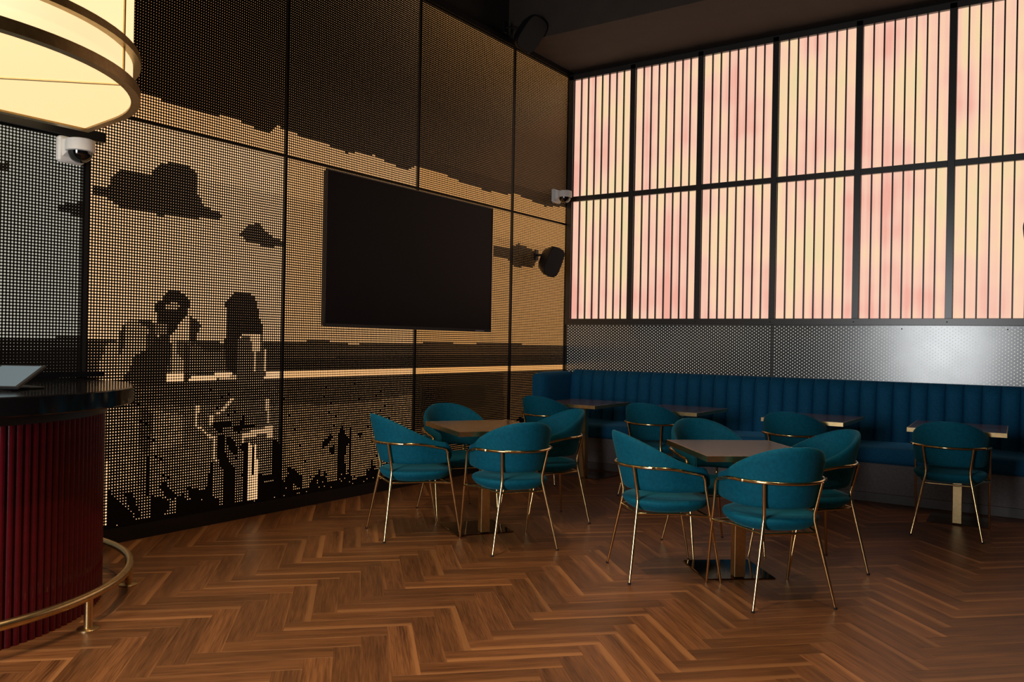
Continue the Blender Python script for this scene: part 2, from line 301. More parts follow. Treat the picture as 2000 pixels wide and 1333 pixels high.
 (0, [(-4.26, 0.24), (-4.11, 0.22), (-4.1, 0.41), (-4.06, 0.42), (-4.03, 0.04), (-4.25, 0.03)]),
 (0, [(-5.13, 0.52), (-5.11, 0.52), (-5.1, 0.26), (-5.13, 0.26)]),
 (0, [(-5.38, 0.34), (-5.32, 0.26), (-5.22, 0.17), (-5.18, 0.06), (-5.38, 0.07)]),
 (0, [(-5.27, 0.3), (-5.22, 0.29), (-5.16, 0.15), (-5.18, 0.13), (-5.24, 0.22)]),
 (0, [(-5.09, 0.26), (-4.98, 0.22), (-4.96, 0.17), (-5.02, 0.1), (-5.01, 0.04), (-5.08, 0.06)]),
 (0, [(-5.03, 0.31), (-5, 0.35), (-4.96, 0.28), (-4.91, 0.23), (-4.93, 0.21), (-4.99, 0.24)]),
 (0, [(-4.91, 0.22), (-4.86, 0.24), (-4.84, 0.19), (-4.8, 0.11), (-4.8, 0.05), (-4.91, 0.04)]),
 (0, [(-4.84, 0.29), (-4.77, 0.26), (-4.71, 0.24), (-4.67, 0.26), (-4.66, 0.43), (-4.64, 0.42), (-4.64, 0.19), (-4.58, 0.16), (-4.58, 0.09), (-4.63, 0.07), (-4.71, 0.18), (-4.8, 0.19)]),
 (0, [(-4.88, 0.2), (-4.58, 0.16), (-4.58, 0.07), (-4.79, 0.08)]),
 (0, [(-5.39, 0.08), (-5.08, 0.06), (-4.55, 0.07), (-3.99, 0.04), (-3.98, -0.21), (-5.39, 0)]),
 (0, [(-4.13, 0.54), (-4.07, 0.51), (-4.06, 0.26), (-4, 0.14), (-4.12, 0.1)]),
 (0, [(-3.99, 0.32), (-3.93, 0.29), (-3.87, 0.24), (-3.84, 0.26), (-3.85, 0.13), (-3.96, 0.21)]),
 (0, [(-3.49, 0.5), (-3.44, 0.59), (-3.41, 0.51), (-3.36, 0.46), (-3.4, 0.39), (-3.41, 0.26), (-3.36, 0.08), (-3.49, 0.07), (-3.49, 0.31)]),
 (0, [(-3.36, 0.57), (-3.34, 0.57), (-3.33, 0.1), (-3.35, 0.1)]),
 (0, [(-3.65, 0.46), (-3.57, 0.53), (-3.54, 0.5), (-3.65, 0.41)]),
 (0, [(-3.58, 0.41), (-3.52, 0.44), (-3.51, 0.36), (-3.56, 0.37)]),
 (0, [(-3.28, 0.52), (-3.2, 0.5), (-3.24, 0.48)]),
 (0, [(-3.79, 0.13), (-3.7, 0.24), (-3.68, 0.21), (-3.59, 0.22), (-3.64, 0.14), (-3.72, 0.11)]),
 (0, [(-3.13, 0.11), (-3.06, 0.16), (-3.02, 0.1)]),
 (0, [(-3.41, 0.18), (-3.34, 0.2), (-3.31, 0.09), (-3.39, 0.09)]),
 (0, [(-0.97, 0.46), (-0.89, 0.5), (-0.78, 0.43)]),
 (0, [(-4.12, 0.09), (-3.91, 0.06), (-3.72, 0.1), (-3.44, 0.05), (-3.2, 0.07), (-3.02, 0.11), (-2.91, 0.08), (-2.56, 0.13), (-1.4, 0.18), (-1.39, -0.06), (-4.11, -0.01)]),
]
# ---- left wall: dark wall with ten backlit perforated panels, hole size makes the picture
L0, LP, ZS, ZT, ZP = -1.098, 1.477, 2.628, 4.315, .09
wl = struct(MB().box(-.25, -.10, RY, 0.2, 0, CH).build('wall_left', 'wall_dark', smooth=0))
wl['label'] = 'dark wall carrying backlit perforated picture panels'
def in_poly(px, pz, poly):
    inside = np.zeros(px.shape, bool); n = len(poly)
    for i in range(n):
        x1, z1 = poly[i]; x2, z2 = poly[(i + 1) % n]
        if z1 == z2: continue
        c = ((z1 > pz) != (z2 > pz)) & (px < (x2 - x1) * (pz - z1) / (z2 - z1) + x1); inside ^= c
    return inside
def tone(y, z):
    t = np.full(y.shape, .335)
    t = np.where((z < ZS + .25) & (z > ZS - .3), .36, t)  # wider holes by the seam imitate a brighter LED strip there
    for v, poly in MURAL:
        t = np.where(in_poly(y, z, poly), v, t)
    rg = np.random.default_rng(5); hh = rg.uniform(0, 1, 4000)      # ragged black grass along the bottom
    ci = ((y + 8) / .018).astype(int) % 4000; cj = ((y + 8) / .11).astype(int) % 4000
    gh = ZP + .035 + .10 * hh[cj] ** 1.5 + .09 * hh[ci] ** 2 * (hh[cj] > .45) 
    gh = np.where(y > -1.6, ZP + .03, np.where(y < L0 - 2 * LP, ZP + .02, gh))
    nz_ = hh[(ci * 13 + (z * 55.6).astype(int) * 577) % 4000]
    low = (z < .93) & (y < -2.6) & (t > .1) & (t < .3)
    t = np.where(low, np.where(nz_ > .993, 0, t * (.86 + .28 * nz_)), t)
    t = np.where(z < gh, np.where(hh[(ci * 7 + (z * 55).astype(int) * 131) % 4000] > .93, .2, 0), t)
    up = z > 2.9                                     # backlight glow put into hole size, towards the top and the corner
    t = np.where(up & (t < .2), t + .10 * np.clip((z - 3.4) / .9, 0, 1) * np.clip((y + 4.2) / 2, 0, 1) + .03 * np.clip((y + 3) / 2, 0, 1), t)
    return t
def perforated(name, y0, y1, z0, z1, pitch, tonefn, mname, parent, skip=None, margin=.004):
    cols = int((y1 - y0 - 2 * margin) / pitch); rows = int((z1 - z0 - 2 * margin) / pitch)
    gy = np.linspace(y0 + margin, y1 - margin, cols + 1); gz = np.linspace(z0 + margin, z1 - margin, rows + 1)
    cy = (gy[:-1] + gy[1:]) / 2; cz = (gz[:-1] + gz[1:]) / 2
    CY, CZ = np.meshgrid(cy, cz, indexing='ij'); rad = tonefn(CY, CZ) * pitch
    if skip is not None: rad = np.where((CY > skip[0]) & (CY < skip[1]) & (CZ > skip[2]) & (CZ < skip[3]), 0, rad)
    GY, GZ = np.meshgrid(gy, gz, indexing='ij'); nv = GY.size
    verts = [np.stack([np.zeros(nv), GY.ravel(), GZ.ravel()], 1)]
    idx = np.arange(nv).reshape(GY.shape)
    bl, br, tr, tl = idx[:-1, :-1].ravel(), idx[1:, :-1].ravel(), idx[1:, 1:].ravel(), idx[:-1, 1:].ravel()
    rad = rad.ravel(); h = rad > .0005; s = ~h; n = int(h.sum()); tris = []
    tris += [np.stack([bl[s], br[s], tr[s]], 1), np.stack([bl[s], tr[s], tl[s]], 1)]
    if n:
        ang = np.arange(8) * math.pi / 4
        oy = CY.ravel()[h][:, None] + rad[h][:, None] * np.cos(ang); oz = CZ.ravel()[h][:, None] + rad[h][:, None] * np.sin(ang)
        verts.append(np.stack([np.zeros(n * 8), oy.ravel(), oz.ravel()], 1))
        o = nv + np.arange(n)[:, None] * 8 + np.arange(8); B_, R_, T_, L_ = bl[h], br[h], tr[h], tl[h]
        for (a, b, k) in ((R_, T_, 0), (T_, L_, 2), (L_, B_, 4), (B_, R_, 6)):
            tris += [np.stack([a, b, o[:, k]], 1), np.stack([b, o[:, (k + 1) % 8], o[:, k]], 1), np.stack([a, o[:, k], o[:, (k - 1) % 8]], 1)]
    v = np.concatenate(verts)
    m = len(v)                                        # plain rim round the holes
    rim = [(0, y0, z0), (0, y1, z0), (0, y1, z1), (0, y0, z1)]
    cs = [idx[0, 0], idx[-1, 0], idx[-1, -1], idx[0, -1]]
    v = np.concatenate([v, np.array(rim)])
    for i in range(4):
        j = (i + 1) % 4; tris.append(np.array([[m + i, m + j, cs[j]], [m + i, cs[j], cs[i]]]))
    return link(name, raw_mesh(name, v, np.concatenate(tris), mname), parent)
edges = [0 - .012, L0, L0 - LP, L0 - 2 * LP, L0 - 3 * LP]
TVY0, TVY1, TVZ0, TVZ1 = -3.735, -1.56, 1.372, 2.588
def panel(y0, y1, z0, z1, light):
    g = .004
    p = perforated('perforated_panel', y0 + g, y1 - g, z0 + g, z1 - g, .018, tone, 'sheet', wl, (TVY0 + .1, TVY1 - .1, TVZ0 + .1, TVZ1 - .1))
    b = MB(); b.box(-.026, -.022, y0 + .01, y1 - .01, z0 + .01, z1 - .01); b.build('backlight', light, p, 0)
    f_ = MB()
    f_.box(-.03, -.001, y0 + g, y0 + .008, z0 + g, z1 - g).box(-.03, -.001, y1 - .008, y1 - g, z0 + g, z1 - g)
    f_.box(-.03, -.001, y0 + .008, y1 - .008, z0 + g, z0 + .008).box(-.03, -.001, y0 + .008, y1 - .008, z1 - .008, z1 - g)
    f_.build('panel_frame', 'black_metal', p, 0)
lights = ['backlight_gold', 'backlight_gold', 'backlight', 'backlight_cream']
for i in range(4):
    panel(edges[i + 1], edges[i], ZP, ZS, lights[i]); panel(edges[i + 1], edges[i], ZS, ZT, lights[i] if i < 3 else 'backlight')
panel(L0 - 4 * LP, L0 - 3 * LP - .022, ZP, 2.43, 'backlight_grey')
# black boarded wall above the bar panel and beyond it
MB().box(-.10, 0.0, RY, L0 - 3 * LP - .022, 2.49, ZT).build('bulkhead', 'wall_dark', wl, 0)
MB().box(-.10, 0.0, RY, L0 - 4 * LP, 0, 2.49).build('wall_board', 'wall_dark', wl, 0)
MB().box(-.10, .035, L0 - 4 * LP, -5.448, 2.43, 2.49).build('rail', 'black_metal', wl, 0)
MB().box(-.09, .004, L0 - 3 * LP - .022, L0 - 3 * LP, ZP, 2.43).build('post', 'black_metal', wl, 0)
MB().box(-.10, .02, L0 - 4 * LP, 0, ZT, ZT + .05).build('top_rail', 'black_metal', wl, 0)
bb = struct(MB().box(-.10, .012, L0 - 4 * LP, 0, 0, ZP).build('baseboard_left', 'black_metal', smooth=0)); bb['label'] = 'black plinth under the perforated panels'

# ---- back wall: dark wall, perforated steel band, two rows of backlit panes in a dark frame
B0, BP, NB = .0312, .7723, 8
ZB, ZM, ZTB = 1.529, 2.911, 4.293
wb = struct(MB().box(-.25, RX + .2, .08, .28, 0, CH).build('wall_back', 'wall_dark', smooth=0)); wb['label'] = 'dark wall with two rows of backlit panes'
bar_me = MB().box(-.0058, .0058, -.020, 0, 0, 1).mesh('glazing_bar', 'black_metal', 0)
MW = .030                                              # half mullion
for i in range(NB):
    for (za, zb) in ((ZB, ZM), (ZM, ZTB)):
        x0, x1 = B0 + i * BP + MW, B0 + (i + 1) * BP - MW; z0, z1 = za + (.028 if za == ZB else .03), zb - .03
        pn = MB().box(x0 - .012, x1 + .012, .012, .022, z0 - .012, z1 + .012).build('light_pane', 'pane', wb, 0)
        pn['label'] = 'pink and yellow backlit film pane'
        fr = MB()
        fr.box(x0 - .006, x0, -.012, .012, z0, z1).box(x1, x1 + .006, -.012, .012, z0, z1); fr.build('pane_bead', 'frame', pn, 0)
        for k in range(1, 8):
            b = link('glazing_bar', bar_me, pn, ((x0 + (x1 - x0) * k / 8), .012, z0)); b.scale = (1, 1, z1 - z0)
for i in range(NB + 1):
    x = B0 + i * BP; MB().bbox(x - MW, x + MW, -.03, .08, ZB - .03, ZTB + .02, .003).build('mullion', 'frame', wb, 0)
for z, h in ((ZM, .028),): MB().bbox(B0, B0 + NB * BP, -.027, .08, z - h, z + h, .003).build('transom', 'frame', wb, 0)
sill = MB().bbox(B0 - MW, B0 + NB * BP + MW, -.034, .08, ZB - .035, ZB + .028, .003).build('sill', 'frame', wb, 0)
bolt = MB().lathe([(.006, -.002), (.006, .002), (.003, .004)], 8).xf(Matrix.Rotation(math.pi / 2, 4, 'X')).mesh('bolt', 'black_metal')
for i in range(1, NB): link('bolt', bolt, sill, (B0 + i * BP - .01, -.036, ZB - .004))
MB().bbox(B0 - MW, B0 + NB * BP + MW, -.03, .08, ZTB - .03, ZTB + .03, .003).build('head_rail', 'frame', wb, 0)
MB().box(-.012, B0 - MW + .004, -.012, .08, 0, CH).build('corner_post', 'black_metal', wb, 0)
# steel band with staggered holes
def steel_sheet(x0, x1, z0, z1, tilt=0):
    P = .044; v = []; t = []; r_ = .0052
    nx = int((x1 - x0) / P); nz = int((z1 - z0) / .030)
    for i in range(nx * 2):
        xc = x0 + (i + .5) * (x1 - x0) / (nx * 2)
        xa, xb = x0 + i * (x1 - x0) / (nx * 2), x0 + (i + 1) * (x1 - x0) / (nx * 2)
        dz = (z1 - z0) / nz; shift = 0 if i % 2 else .5
        zs = [z0] + [z0 + (k + shift) * dz for k in range(0 if shift else 1, nz)] + [z1]
        for k in range(len(zs) - 1):
            za, zb = zs[k], zs[k + 1]; n = len(v); hole = zb - za > dz * .9
            v += [(xa, 0, za), (xb, 0, za), (xb, 0, zb), (xa, 0, zb)]
            if not hole: t += [(n, n + 1, n + 2), (n, n + 2, n + 3)]; continue
            zc = (za + zb) / 2; v += [(xc + r_ * math.cos(a * math.pi / 4), 0, zc + r_ * math.sin(a * math.pi / 4)) for a in range(8)]; o = n + 4
            for (a, b, kk) in ((1, 2, 0), (2, 3, 2), (3, 0, 4), (0, 1, 6)):
                t += [(n + a, n + b, o + kk), (n + b, o + (kk + 1) % 8, o + kk), (n + a, o + kk, o + (kk - 1) % 8)]
    o = link('steel_sheet', raw_mesh('steel_sheet', v, t, 'steel'), wb, (0, -.012, 0))
    o['label'] = 'dark steel sheet with staggered round holes'
    MB().box(x0 + .012, x1 - .012, .012, .016, z0, z1).build('backlight', 'backlight_pale', o, 0)
    s = MB()
    for x in (x0 + .35, (x0 + x1) / 2, x1 - .35): s.add(*screw(x, -.002, z1 - .03))
    s.build('screw', 'black_metal', o)
    return o
def screw(x, y, z):
    m = MB().lathe([(.006, -.001), (.006, .001), (.003, .003)], 8).xf(Matrix.Translation((x, y, z)) @ Matrix.Rotation(math.pi / 2, 4, 'X')); return m.v, m.f
steel_sheet(.004, 2.343, .84, ZB - .036); steel_sheet(2.347, 4.69, .84, ZB - .036); steel_sheet(4.694, RX - .3, .84, ZB - .036)
MB().box(0, RX, .04, .078, .4, ZB - .03).build('back_board', 'wall_dark', wb, 0)

# ---- other walls, ceiling, soffit
struct(MB().box(RX, RX + .2, RY, .28, 0, CH).build('wall_right', 'wall_dark', smooth=0))
wf = MB(); wx0, wx1, wz1 = 1.75, 3.35, 2.85
wf.box(-.25, wx0, RY - .2, RY, 0, CH).box(wx1, RX + .2, RY - .2, RY, 0, CH).box(wx0, wx1, RY - .2, RY, wz1, CH)
struct(wf.build('wall_front', 'wall_dark', smooth=0))
dr = MB(); dr.box(wx0, wx0 + .05, RY - .08, RY - .02, 0, wz1).box(wx1 - .05, wx1, RY - .08, RY - .02, 0, wz1).box(wx0 + .05, wx1 - .05, RY - .08, RY - .02, wz1 - .05, wz1).box((wx0 + wx1) / 2 - .03, (wx0 + wx1) / 2 + .03, RY - .08, RY - .02, 0, wz1 - .05)
d1 = struct(dr.build('door_1', 'black_metal', smooth=0))
struct(MB().box(-.25, RX + .2, RY - .2, .28, CH, CH + .1).build('ceiling', 'ceiling', smooth=0))
sof = struct(MB().box(-.10, RX, -1.095, .08, ZT + .05, CH).build('trim_1', 'ceiling', smooth=0)); sof['label'] = 'dropped dark soffit above the backlit panes'

# ---- floor: herringbone planks
fl = struct(MB().box(-.10, RX, RY - .2, .08, -.06, -.006).build('floor', 'subfloor', smooth=0)); fl['label'] = 'walnut herringbone plank floor'
PLn, PW, GAP = .56, .112, .0002
def plank_mesh(tone_, sap, off, name='plank'):
    b = .0007; mb = MB()
    o = [(GAP, GAP), (PLn - GAP, GAP), (PLn - GAP, PW - GAP), (GAP, PW - GAP)]
    i_ = [(GAP + b, GAP + b), (PLn - GAP - b, GAP + b), (PLn - GAP - b, PW - GAP - b), (GAP + b, PW - GAP - b)]
    mb.add([(x, y, -.007) for x, y in o] + [(x, y, -.0004) for x, y in o] + [(x, y, 0) for x, y in i_],
           [(8, 9, 10, 11)] + [(i, (i + 1) % 4, 4 + (i + 1) % 4, 4 + i) for i in range(4)] + [(4 + i, 4 + (i + 1) % 4, 8 + (i + 1) % 4, 8 + i) for i in range(4)])
    me = mb.mesh(name, 'wood', 0); paint(me, tone_, sap, off); return me
def paint(me, tone_, sap, off):
    uv = me.uv_layers.new(name='UVMap'); ca = me.color_attributes.new('tone', 'FLOAT_COLOR', 'POINT')
    for l in me.loops: p = me.vertices[l.vertex_index].co; uv.data[l.index].uv = (p.x, p.y)
    for d in ca.data: d.color = (tone_, sap, off, 1)
def rtone(): return (R.uniform(.72, 1.18), (R.uniform(.10, .36) if R.random() < .34 else -.3), R.random())
VAR = [rtone() for _ in range(28)]
VM = [plank_mesh(*t) for t in VAR]
U = Vector((math.sqrt(.5), math.sqrt(.5))); V_ = Vector((-math.sqrt(.5), math.sqrt(.5))); ORG = Vector((2.82, -4.30))
planks = []
for m in range(-12, 13):
    for k in range(-140, 141):
        for hv in (0, 1):
            u_, v_ = (k * PW + 2 * PLn * m, k * PW) if hv == 0 else (PLn + k * PW + 2 * PLn * m, (k + 1) * PW - PLn)
            if hv == 0: o = ORG + U * u_ + V_ * v_; ang = math.pi / 4; dx, dy = U, V_
            else: o = ORG + U * (u_ + PW) + V_ * v_; ang = 3 * math.pi / 4; dx, dy = V_, -U
            cs = [o, o + dx * PLn, o + dx * PLn + dy * PW, o + dy * PW]
            cx = sum(c.x for c in cs) / 4; cy = sum(c.y for c in cs) / 4
            if cx < -.4 or cx > RX + .4 or cy < RY - .4 or cy > .4: continue
            inside = all(.0 <= c.x <= RX and RY <= c.y <= -.02 for c in cs)
            d = Vector((cx, cy, 0)) - CAM; dep = d.dot(cf); sx = 1630.5 * d.dot(cr) / max(dep, .01); sy = -1630.5 * d.dot(cu) / max(dep, .01)
            vis = dep > .6 and abs(sx) < 1060 and sy < 730
            planks.append((inside and vis, dep, o, ang, cs))
def hidden(c):                                         # under the bar or the banquette
    return (c.x - .45) ** 2 + (c.y + 6.66) ** 2 < .8 ** 2 or c.y > -.68
vis = sorted([p for p in planks if p[0] and not all(hidden(c) for c in p[4])], key=lambda p: p[1])
own = set(id(p) for p in vis[:296])
def clip(poly, ax, lim, sgn):
    out = []
    for i in range(len(poly)):
        a, b = poly[i], poly[(i + 1) % len(poly)]; ia, ib = sgn * (a[ax] - lim) >= 0, sgn * (b[ax] - lim) >= 0
        if ia: out.append(a)
        if ia != ib: t = (lim - a[ax]) / (b[ax] - a[ax]); out.append(tuple(a[q] + (b[q] - a[q]) * t for q in range(len(a))))
    return out
rest_v, rest_f, rest_uv, rest_c = [], [], [], []
for p in planks:
    if id(p) in own:
        o = link('plank', VM[R.randrange(len(VM))], fl, (p[2].x, p[2].y, 0), (0, 0, p[3])); continue
    cs = p[4]; uvs = [(0, 0), (PLn, 0), (PLn, PW), (0, PW)]; t = VAR[R.randrange(len(VAR))]
    for sc_, z in ((GAP + .0004, 0),):
        poly = []
        cen = (cs[0] + cs[2]) / 2; dx = (cs[1] - cs[0]).normalized(); dy = (cs[3] - cs[0]).normalized()
        for sgx, sgy in ((-1, -1), (1, -1), (1, 1), (-1, 1)):
            q = cen + dx * sgx * (PLn / 2 - sc_) + dy * sgy * (PW / 2 - sc_); poly.append((q.x, q.y, PLn / 2 * (1 + sgx), PW / 2 * (1 + sgy)))
        for ax, lim, sg in ((0, -.05, 1), (0, RX, -1), (1, RY, 1), (1, .05, -1)):
            if poly: poly = clip(poly, ax, lim, sg)
        if len(poly) < 3: continue
        n = len(rest_v); k = len(poly)
        rest_v += [(a[0], a[1], 0) for a in poly] + [(a[0], a[1], -.005) for a in poly]
        rest_f += [tuple(range(n, n + k))] + [(n + k + i, n + k + (i + 1) % k, n + (i + 1) % k, n + i) for i in range(k)]
        rest_uv += [(a[2], a[3]) for a in poly] * 2; rest_c += [t] * (2 * k)
mb = MB(); mb.v = rest_v; mb.f = rest_f; me = bpy.data.meshes.new('planks'); me.from_pydata(rest_v, [], rest_f); me.update(); me.materials.append(M['wood'])
uv = me.uv_layers.new(name='UVMap'); ca = me.color_attributes.new('tone', 'FLOAT_COLOR', 'POINT')
for l in me.loops: uv.data[l.index].uv = rest_uv[l.vertex_index]
for i, d in enumerate(ca.data): d.color = (*rest_c[i], 1)
rest = link('planks', me, fl); rest['kind'] = 'stuff'
# ================================================================== BANQUETTE
bq = thing('banquette', 'long navy velvet banquette with vertical channel tufted back under the steel band', 'banquette', (0, 0, 0))
BX0, BX1 = .02, RX - .35
MB().bbox(BX0, BX1, -.70, -.02, .0, .325, .006).build('base', 'grey_base', bq)
MB().bbox(BX0, BX1, -.712, -.70, .0, .078, .003).build('skirting', 'skirting', bq)
def rounded_profile(y0, y1, z0, z1, r, n=6):
    pts = []
    for cx, cz, a0 in ((y0 + r, z1 - r, 180), (y1 - r, z1 - r, 90), (y1 - r, z0 + r, 0), (y0 + r, z0 + r, -90)):
        for k in range(n + 1): a = math.radians(a0 - 90 * k / n); pts.append((cx + r * math.cos(a), cz + r * math.sin(a)))
    return pts
pr_ = rounded_profile(-.735, -.16, .322, .465, .045)
rings = []
for k in range(33):
    x = .17 + (BX1 - .17) * k / 32; rings.append([(x, y, z + (.006 * math.sin(x * 5.1) if z > .4 else 0)) for y, z in pr_])
MB().loft(rings).build('seat', 'navy', bq, 50)
CW = .1385
def channel_mesh():
    ny = 10; rings = []
    for k in range(15):
        z = .40 + (.985 - .40) * k / 14; dome = math.sqrt(max(0, 1 - max(0, (z - .945) / .041) ** 2)) if z > .945 else 1
        lean = .045 * (1 - (z - .4) / .585)
        ring = []
        for j in range(ny + 1):
            s_ = -1 + 2 * j / ny; bulge = .046 * math.sqrt(max(0, 1 - (s_ * .985) ** 2))
            ring.append((s_ * CW / 2, -.110 - lean - bulge - .035 * dome + .035 - (.0 if dome == 1 else 0), z))
        ring += [(CW / 2, -.03, z), (-CW / 2, -.03, z)]; rings.append(ring)
    # domed top edge
    top = rings[-1]; rings[-1] = [(x, y + (.03 if y < -.05 else 0), z) for x, y, z in top]
    t2 = [(x, min(y + .012, -.03), z - .006) if y < -.05 else (x, y, z) for x, y, z in rings[-2]]; rings[-2] = t2
    return MB().loft(rings).mesh('back_channel', 'navy', 50)
chm = channel_mesh(); n_ch = int((BX1 - .155) / CW)
for k in range(n_ch): link('back_channel', chm, bq, (.155 + CW * (k + .5), 0, 0))
# the return along the perforated wall: short padded end
def arm_mesh(y0, y1):
    pr2 = rounded_profile(.016, .17, .0, .965, .05); rings = []
    for k in range(13):
        y = y0 + (y1 - y0) * k / 12; e = 1 - .35 * (1 - math.sqrt(max(0, 1 - ((k - 9) / 3) ** 2))) if k > 9 else 1
        rings.append([(.016 + (x - .016) * e, y, z if z < .5 else .5 + (z - .5) * (1 - (1 - e) * .12)) for x, z in pr2])
    return MB().loft(rings)
arm_mesh(-.12, -.70).build('end_panel', 'navy', bq, 50)
for k in range(3):
    o = link('back_channel', chm, bq, (.005, -.19 - CW * (k + .5) + .06, -.02), (0, 0, -math.pi / 2)); o.rotation_euler = (0, 0, math.pi / 2); o.scale = (1, .85, 1)

# ================================================================== CHAIRS
def plan(s):                                           # s in -1..1 along the U of the back, returns outer (x, y), normal
    a, b, yf = .250, .262, .19
    q = math.pi / 2
    t = abs(s); sg = 1 if s >= 0 else -1
    T = .68
    if t < T:
        ph = t / T * q; x, y = a * math.sin(ph), -b * math.cos(ph); nx, ny = math.sin(ph) / a, -math.cos(ph) / b
    else:
        w = (t - T) / (1 - T); x, y = a - .012 * w * w, yf * w; nx, ny = 1, .1 * w
    l = math.hypot(nx, ny); return sg * x, y, sg * nx / l, ny / l
def zt(s):
    t = abs(s); return .618 + .180 * (1 - smoothstep(.04, .98, t))
def build_chair(label):
    t = thing('armchair', label, 'chair', group='teal armchairs')
    # back shell
    mb = MB(); NS, NT = 56, 18; rings = []
    for i in range(NS + 1):
        s = -1 + 2 * i / NS; x, y, nx, ny = plan(s); top = zt(s); bot = .484
        e = (1 - abs(s)) / .07; rnd = math.sqrt(max(.0, 1 - (1 - min(1, e)) ** 2))
        mid = (top + bot) / 2 - .01; top = mid + (top - mid) * (.30 + .70 * rnd); bot = mid + (bot - mid) * (.30 + .70 * rnd)
        th = .036 * (.35 + .65 * rnd); ring = []
        lean = lambda z: .082 * max(0, (z - .48)) / .32 * (1 - abs(s)) ** .5
        for k in range(NT):
            a = 2 * math.pi * k / NT; c, sn = math.cos(a), math.sin(a)
            ex = abs(c) ** .7 * (1 if c > 0 else -1); ez = abs(sn) ** .35 * (1 if sn > 0 else -1)
            z = mid + (top - mid) * ez if ez > 0 else mid - (mid - bot) * (-ez)
            off = th / 2 * ex - th / 2; ln = lean(z) - .034
            ring.append((x + nx * (off + ln * .8), y + ny * (off + ln), z))
        rings.append(ring)
    mb.loft(rings).build('backrest', 'teal', t, 60)
    # seat cushion
    mb = MB(); n = 40; rings = []
    for sc_, z in ((.60, .366), (.78, .372), (.90, .387), (.975, .406), (1.0, .420), (.985, .431), (.93, .437), (.80, .441), (.5, .445), (.15, .446)):
        ring = []
        for k in range(n):
            a = 2 * math.pi * k / n; c, sn = math.cos(a), math.sin(a)
            rx = .232; ry = .225 if sn < 0 else .25; p = .88
            ring.append((sc_ * rx * abs(c) ** p * (1 if c > 0 else -1), sc_ * ry * abs(sn) ** p * (1 if sn > 0 else -1), z))
        rings.append(ring)
    mb.loft(rings).build('seat', 'teal', t, 60)
    # brass rail round the back
    def rail_pt(s, off=.012):
        x, y, nx, ny = plan(s); z = .618 - .035 * smoothstep(.55, .95, abs(s)); ln = .082 * (z - .48) / .32 * (1 - abs(s)) ** .5 - .034
        return (x + nx * (ln * .8 + off), y + ny * (ln + off), z)
    mb = MB(); mb.tube([rail_pt(-.88 + 1.76 * k / 48) for k in range(49)], .0088, 8); rail = mb.build('rail', 'brass', t, 60)
    for s in (-.45, .45): x, y, z = rail_pt(s, .014); MB().lathe([(.004, -.006), (.011, -.006), (.012, 0), (.011, .006), (.004, .006)], 10, (x, y, z)).build('stud', 'brass', rail)
    for sg in (-1, 1):
        e = rail_pt(.88 * sg); ft = (sg * .236, .248, 0.0)
        p = [Vector(e), Vector((e[0] + sg * .001, e[1] + .018, e[2] - .006)), Vector((e[0], e[1] + .03, e[2] - .03)), Vector((e[0] - sg * .001, e[1] + .036, e[2] - .08))]
        q = Vector(ft); p += [p[3].lerp(q, k / 4) for k in range(1, 5)]
        mb = MB(); mb.tube(p, [.0088, .0088, .0088, .0088, .0085, .008, .0075, .007], 8); mb.build('front_leg', 'brass', t, 60)
        j = Vector((sg * .154, -.226, .618)); kn = Vector((sg * .132, -.190, .44)); q = Vector((sg * .217, -.258, 0))
        p = [j, j.lerp(kn, .5), j.lerp(kn, .9), kn.lerp(q, .04)] + [kn.lerp(q, k / 4) for k in range(1, 5)]
        mb = MB(); mb.tube(p, [.0080, .0085, .0098, .0105, .0098, .009, .008, .007], 8); leg = mb.build('rear_leg', 'brass', t, 60)
        MB().lathe([(.0085, 0), (.009, .004), (.0085, .010)], 8, tuple(q)).build('foot', 'rubber', leg)
    mb = MB(); za = .362
    mb.tube([(-.146, -.200, za), (.146, -.200, za)], .0065, 8)
    for sg in (-1, 1): mb.tube([(sg * .146, -.200, za), (sg * .19, .02, za + .004), (sg * .243, .172, za - .004)], .0065, 8)
    mb.tube([(-.243, .172, za - .004), (.243, .172, za - .004)], .0065, 8)
    mb.build('seat_frame', 'brass', t, 60)
    return t
CH_POSE = [
 ((1.218, -3.957, -.54), 'teal armchair at the table beside the perforated wall, on the side facing the bar'),
 ((1.893, -3.812, 1.021), 'teal armchair at the table beside the perforated wall, its back to the empty floor'),
 ((1.685, -3.075, 2.60), 'teal armchair at the table beside the perforated wall, its back to the corner banquette table'),
 ((1.035, -3.27, -2.10), 'teal armchair at the table beside the perforated wall, its back right against the perforated panels'),
 ((2.945, -3.808, -.807), 'teal armchair at the table in the open floor, its back towards the bar'),
 ((3.566, -3.864, .784), 'teal armchair at the table in the open floor, its back to the empty floor'),
 ((3.56, -3.154, 2.356), 'teal armchair at the table in the open floor, its back towards the lone banquette chair'),
 ((2.955, -3.105, -2.30), 'teal armchair at the table in the open floor, its back to the room corner'),
 ((.775, -1.54, 0), 'teal armchair facing the banquette in the corner beside the perforated wall'),
 ((1.866, -1.590, 0), 'second teal armchair from the corner among those facing the banquette'),
 ((3.052, -1.588, 0), 'third teal armchair from the corner among those facing the banquette'),
 ((4.114, -1.585, .05), 'teal armchair facing the banquette, fourth and farthest from the corner, standing alone'),
]
proto = build_chair(CH_POSE[0][1])
for i, (ps, lab) in enumerate(CH_POSE):
    c = proto if i == 0 else copy_tree(proto)
    c.location = (ps[0], ps[1], 0); c.rotation_euler = (0, 0, ps[2]); c['label'] = lab; c['category'] = 'chair'; c['group'] = 'teal armchairs'

